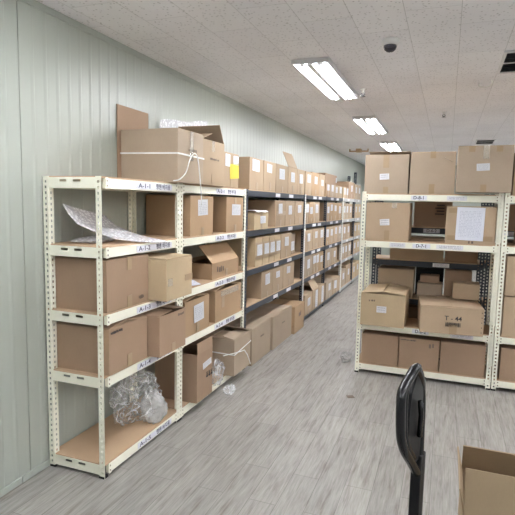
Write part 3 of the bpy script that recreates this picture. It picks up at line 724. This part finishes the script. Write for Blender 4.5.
t = D_box('tan carton with raised halves and a white tag left of the lettered carton', -.737, -.318, DZ[2], .318, d=.56, front=4.835, rz=0, m='pale', group=G5, tape=None, lift=6, tags=[(.48, .52, .092, .062, 'tagprint', 0)])
smudge(-.13, .235, .07, .02, 3, 32, t, -.28)
t = D_box('wide tan carton with bold black lettering on the right rack', -.208, .342, DZ[2], .252, d=.57, front=4.805, rz=5, m='tan', group=G5, tape=None, lift=1.2,
          prints=[('T - 44', .060, .525, .58, 'ink')], strips=[(.255, .32, .0, .09)])
bc = MB(); xx = -.05
for k in range(18):
    q_ = random.uniform(.002, .006); bc.box(xx, xx+q_, -.2912, -.29, .07, .11); xx += q_+random.uniform(.002, .005)
bc.build('print', 'ink', t)
b = MB()
for k in range(5): b.box(.250, .258, -.2912, -.29, .03+k*.045, .042+k*.045)
b.build('print', 'ink_soft', t)
D_box('tan carton standing on the rear of the lettered carton', .09, .335, DZ[2]+.268, .155, d=.20, front=5.175, m='tan', group=G5, tape=None)
for k, (xa, xb, lb) in enumerate(((-.728, -.372, 'left brown carton on the bottom shelf of the right rack'), (-.367, .005, 'middle brown carton on the bottom shelf of the right rack'), (.010, .408, 'right brown carton on the bottom shelf of the right rack'))):
    t = D_box(lb, xa, xb, DZ[3], .30, m='kraft', group=G5, tape=None, seam='x')
    if k == 1: smudge(-.17, .272, .15, .013, 11, 41, t, -.19, 'ink'); smudge(.09, .22, .06, .05, 2, 42, t, -.19)
# rack at the right edge
G6 = 'cartons on the rack at the right edge'
D_box('carton atop the rack at the right picture edge', .525, .95, DZ[0], .37, m='tan', group=G6)
D_box('small dark carton on the second shelf at the right picture edge', .60, .95, DZ[1], .20, d=.30, front=5.0, m='kraft', group=G6)
D_box('lower tan carton of the two stacked at the right picture edge', .520, .98, DZ[2], .365, m='tan', group=G6, tape='low')
D_box('upper tan carton of the two stacked at the right picture edge', .522, .98, DZ[2]+.372, .36, m='tan', group=G6, tape='low')
D_box('brown carton on the bottom shelf at the right picture edge', .525, .98, DZ[3], .30, m='kraft', group=G6, tape=None)
# slate rack behind
G7 = 'cartons on the slate rack behind'
t = D_box('brown carton with printed edge marks behind the second shelf gap', -.325, .05, 1.452, .27, d=.36, front=YB+.02, m='kraft', group=G7, tape=None)
b = MB()
for k in range(4): b.box(.02+.015*(k % 2), .11, -.1862, -.185, .13+k*.03, .14+k*.03)
b.build('print', 'ink', t)
D_box('tan carton low behind the middle gap of the right rack', -.55, -.01, 1.102, .24, d=.36, front=YB+.02, m='tan', group=G7, tape=None)
D_box('brown carton with a yellow tag behind the right rack', .0, .315, 1.102, .24, d=.36, front=YB+.02, m='kraft', group=G7, tape=None, tags=[(.30, .60, .08, .045, 'yellow', 0)])
D_box('tan carton behind the white tagged carton on the slate rack', -.66, -.29, .70, .30, d=.36, front=YB+.02, m='tan', group=G7, tape=None)
D_box('low whitish carton in the dark gap behind the lettered carton', -.255, .0, .70, .165, d=.20, front=YB+.03, m='grey_tan', group=G7, tape=None)
D_box('small carton resting on the low whitish carton in the dark gap', -.23, -.035, .872, .075, d=.17, front=YB+.04, m='kraft', group=G7, tape=None)
D_box('added black plastic filler darkening the gap behind the whitish carton', -.285, .004, .70, .328, d=.10, front=YB+.265, m='black', group=G7, tape=None)  # black filler added so the gap stays dark before the bright far wall
D_box('brown carton added to cover a bright gap on the lowest shelf of the slate rack behind', -.42, .02, .1, .50, d=.36, front=YB+.02, m='kraft', group=G7, tape=None)  # added to block the bright view through under the shelf
D_box('brown carton behind the lettered carton on the slate rack', .01, .275, .70, .322, d=.36, front=YB+.02, m='kraft', group=G7, tape=None)
D_box('dark carton behind the rack at the right picture edge', .47, .85, 1.452, .25, d=.36, front=YB+.02, m='kraft', group=G7, tape=None)
D_box('low carton behind the small dark carton at the right edge', .47, .85, 1.102, .24, d=.36, front=YB+.02, m='kraft', group=G7, tape=None)

# ------------------------------------------------------------------ ceiling fittings
t = thing('dome_camera', 'white dome security camera on the ceiling', 'security camera', (-.425, 3.60, CZ))
MB().lathe([(.058, -.001), (.06, -.012), (.058, -.03), (.05, -.04), (.046, -.042)]).build('base', 'white', t, smooth=True)
MB().lathe([(.044, -.040), (.043, -.055), (.036, -.070), (.022, -.081), (.004, -.085)]).build('dome', 'smoked', t, smooth=True)
def sprinkler(x, y, label, s=1.):
    t = thing('sprinkler_head', label, 'sprinkler', (x, y, CZ))
    MB().lathe([(.032*s, -.001), (.03*s, -.006), (.014*s, -.010), (.012*s, -.03*s), (.008*s, -.032*s)]).build('escutcheon', 'white', t, smooth=True)
    b = MB(); b.tube([(0, 0, -.028*s), (.018*s, 0, -.042*s), (0, 0, -.06*s)], .004*s, 6); b.tube([(0, 0, -.028*s), (-.018*s, 0, -.042*s), (0, 0, -.06*s)], .004*s, 6)
    b.build('yoke', 'slate', t); MB().lathe([(.004*s, -.058*s), (.022*s, -.060*s), (.022*s, -.063*s), (.004*s, -.066*s)]).build('deflector', 'slate', t)
sprinkler(-.83, 5.02, 'dark sprinkler head on the ceiling beside the nearest light', 1.15)
sprinkler(-.104, 6.44, 'small dark sprinkler head on the ceiling toward the right', 1.)
def vent(x0, x1, y0, y1, label):
    t = thing('ceiling_vent', label, 'vent', ((x0+x1)/2, (y0+y1)/2, CZ), 0, 'ceiling air vents')
    w, l = (x1-x0)/2, (y1-y0)/2; e = .022
    b = MB(); b.box(-w, w, -l, -l+e, -.016, -.001); b.box(-w, w, l-e, l, -.016, -.001); b.box(-w, -w+e, -l+e, l-e, -.016, -.001); b.box(w-e, w, -l+e, l-e, -.016, -.001)
    b.box(-w+e, w-e, -.014, .014, -.014, -.001)
    b.build('frame', 'fixture', t, bevel=.002)
    b = MB(); b.box(-w+e, w-e, -l+e, l-e, -.004, -.001); b.build('duct_mouth', 'dark_gap', t)
    n = max(3, int(2*l/.05))
    for k in range(n):
        yy = -l+e+(2*l-2*e)*(k+.5)/n
        X = Matrix.Translation((0, yy, -.008)) @ Matrix.Rotation(R(35), 4, 'X')
        b = MB(); b.box(-w+e, w-e, -.008, .008, -.0008, .0008, X=X); b.build('slat', 'slate', t)
vent(.315, .92, 4.08, 4.70, 'dark double ceiling vent cut by the right picture edge')
vent(.375, .68, 9.13, 9.70, 'small far ceiling vent above the right rack cartons')
b = MB(); b.tube([(.2, 5.02, CZ-.005), (.2, 5.02, CZ-.03), (.215, 5.06, CZ-.034), (.26, 5.08, CZ-.034), (.30, 5.05, CZ-.03), (.305, 4.99, CZ-.02), (.30, 4.97, CZ-.006)], .007, 8)
tag(b.build('ceiling_hook', 'white', None, smooth=True), 'white curled cable loop hanging under the right ceiling tiles', 'cable loop')
b = MB(); b.box(-.19, .19, -.02, .02, -.06, -.035); b.box(-.05, .05, -.06, .06, -.07, -.001); b.box(-.19, -.17, -.02, .02, -.035, -.001); b.box(.17, .19, -.02, .02, -.035, -.001)
o = b.build('ceiling_bracket', 'tape', None, bevel=.003, loc=(-1.72, 10.22, CZ)); tag(o, 'brownish mounting bracket on the far ceiling above the left racks', 'bracket')

# ------------------------------------------------------------------ foreground: pallet truck handle
t = thing('pallet_truck', 'black pallet truck handle standing in the right foreground', 'pallet truck', (-.035, 1.56, 0))
o_ = Vector((.035, -1.56, 0))
loop = [(-0.06,1.49,1.198),(-0.073,1.46,1.18),(-0.084,1.43,1.162),(-0.09,1.41,1.145),(-0.09,1.4,1.114),(-0.088,1.4,1.059),(-0.084,1.41,1.011),(-0.074,1.44,0.963),(-0.059,1.5,0.906),(-0.042,1.57,0.842),(-0.039,1.58,0.877),(-0.04,1.585,0.957),(-0.041,1.585,1.038),(-0.045,1.58,1.11),(-0.05,1.54,1.163)]
lp = smooth_loop([Vector(p)+o_ for p in loop])
MB().tube(lp, .0138, 14, closed=True).build('handle_loop', 'gloss_black', t, smooth=True)
inner = [Vector(p)+o_ for p in loop[:9]]
ctr = sum(inner, Vector())/9; bk = Vector(loop[11])+o_
MB().tube(smooth_loop([p+(Vector((bk.x, bk.y, p.z))-p).normalized()*.030 for p in inner], 6, False), .0105, 12).build('grip_ridge', 'gloss_black', t, smooth=True)
ax = (Vector(loop[11])-Vector(loop[5])); ax.z = 0; ax.normalize(); pn = Vector((-ax.y, ax.x, 0))
X = Matrix((ax, pn, Vector((0, 0, 1)))).transposed().to_4x4(); X.translation = Vector((-.052, 1.54, .86))+o_
b = MB(); gp = ((.0, .03), (.066, .03), (.064, .20), (.048, .285), (-.03, .315), (-.075, .27), (-.09, .20), (-.082, .13), (-.045, .06))
for yy in (-.007, .007): b.quad(*[X @ Vector((p[0], yy, p[1])) for p in gp])
for p, r_ in zip(gp, gp[1:]+gp[:1]): b.quad(*[X @ Vector(v_) for v_ in ((p[0], -.007, p[1]), (r_[0], -.007, r_[1]), (r_[0], .007, r_[1]), (p[0], .007, p[1]))])
b.build('grip_plate', 'black', t)
b = MB(); b.tube([X @ Vector(p) for p in ((-.012, -.016, .12), (-.02, -.02, .19), (-.03, -.018, .235))], .008, 8); b.build('control_lever', 'gloss_black', t, smooth=True)
b = MB(); b.box(.022, .07, -.016, .016, -.70, .04, X=X); b.build('handle_shaft', 'black', t, bevel=.004)
b = MB(); b.lathe([(.05, .10), (.06, .12), (.06, .30), (.04, .32)], tuple(X.translation*1)[:2]+(0,)); b.box(-.10, .10, -.08, .08, .06, .12); b.build('pump_body', 'black', t)
for s in (-1, 1):
    w = MB(); w.lathe([(.06, -.025), (.075, -.02), (.075, .02), (.06, .025)], (s*.05, 0, .0755), axis='X'); w.build('wheel', 'black', t, smooth=True)
    b = MB(); b.box(s*.2-.07, s*.2+.07, -1.2, -.10, .06, .10); b.box(s*.2-.07 if s > 0 else -.1, s*.2+.07 if s < 0 else .1, -.14, -.08, .06, .12); b.build('fork', 'black', t, bevel=.005)
# open carton in the lower right corner
t = thing('cardboard_box', 'open tan carton with flaps standing up in the lower right corner', 'box', (.335, 2.085, .0005))
w, d, h = .43, .37, .53; q = .006
b = MB(); b.box(-w/2, w/2, -d/2, -d/2+q, 0, h); b.box(-w/2, w/2, d/2-q, d/2, 0, h); b.box(-w/2, -w/2+q, -d/2+q, d/2-q, 0, h); b.box(w/2-q, w/2, -d/2+q, d/2-q, 0, h); b.box(-w/2+q, w/2-q, -d/2+q, d/2-q, 0, q)
b.build('carton_body', 'corner', t)
def flap(pts, th):
    n = (Vector(pts[1])-Vector(pts[0])).cross(Vector(pts[3])-Vector(pts[0])).normalized()*th/2
    b = MB(); P = [Vector(p) for p in pts]; A = [p-n for p in P]; C = [p+n for p in P]
    b.quad(*reversed(A)); b.quad(*C)
    for i in range(4): b.quad(A[i], A[(i+1) % 4], C[(i+1) % 4], C[i])
    return b.build('flap', 'corner', t)
flap([(-w/2+.002, -d/2+.003, h+.001), (w/2-.002, -d/2+.003, h+.001), (w/2-.002, -d/2+.033, h+.174), (-w/2-.002, -d/2+.033, h+.174)], .005)
flap([(-w/2+.002, d/2-.003, h+.001), (w/2-.002, d/2-.003, h+.001), (w/2, d/2-.07, h+.138), (-w/2, d/2-.07, h+.138)], .005)
flap([(-w/2+.003, -d/2+.01, h+.001), (-w/2+.003, d/2-.006, h+.001), (-w/2-.018, d/2-.006, h+.10), (-w/2-.018, -d/2+.01, h+.10)], .005)
flap([(w/2-.003, -d/2+.01, h+.001), (w/2-.003, d/2-.006, h+.001), (w/2+.05, d/2-.006, h+.09), (w/2+.05, -d/2+.01, h+.09)], .005)
# scraps
o = MB(); o.box(-.03, .03, -.028, .028, 0, .003); o = o.build('scrap_of_tape', 'ink_soft', None, loc=(-.70, 4.25, .0005)); o.rotation_euler = (0, 0, .5)
tag(o, 'small dark scrap lying on the floor in the aisle', 'scrap')
lump('plastic_wrap', (-.93, 5.25, .0005), (.06, .08, .05), 'milky', 'white plastic scrap on the floor left of the right rack', 'plastic wrap', 21, 3, .4, 2.4, .2)
lump('plastic_bag', (-.96, 6.6, .0005), (.08, .10, .22), 'milky', 'white plastic bag standing behind the right rack by the aisle', 'plastic bag', 23, 3, .4, 2.4, .2)
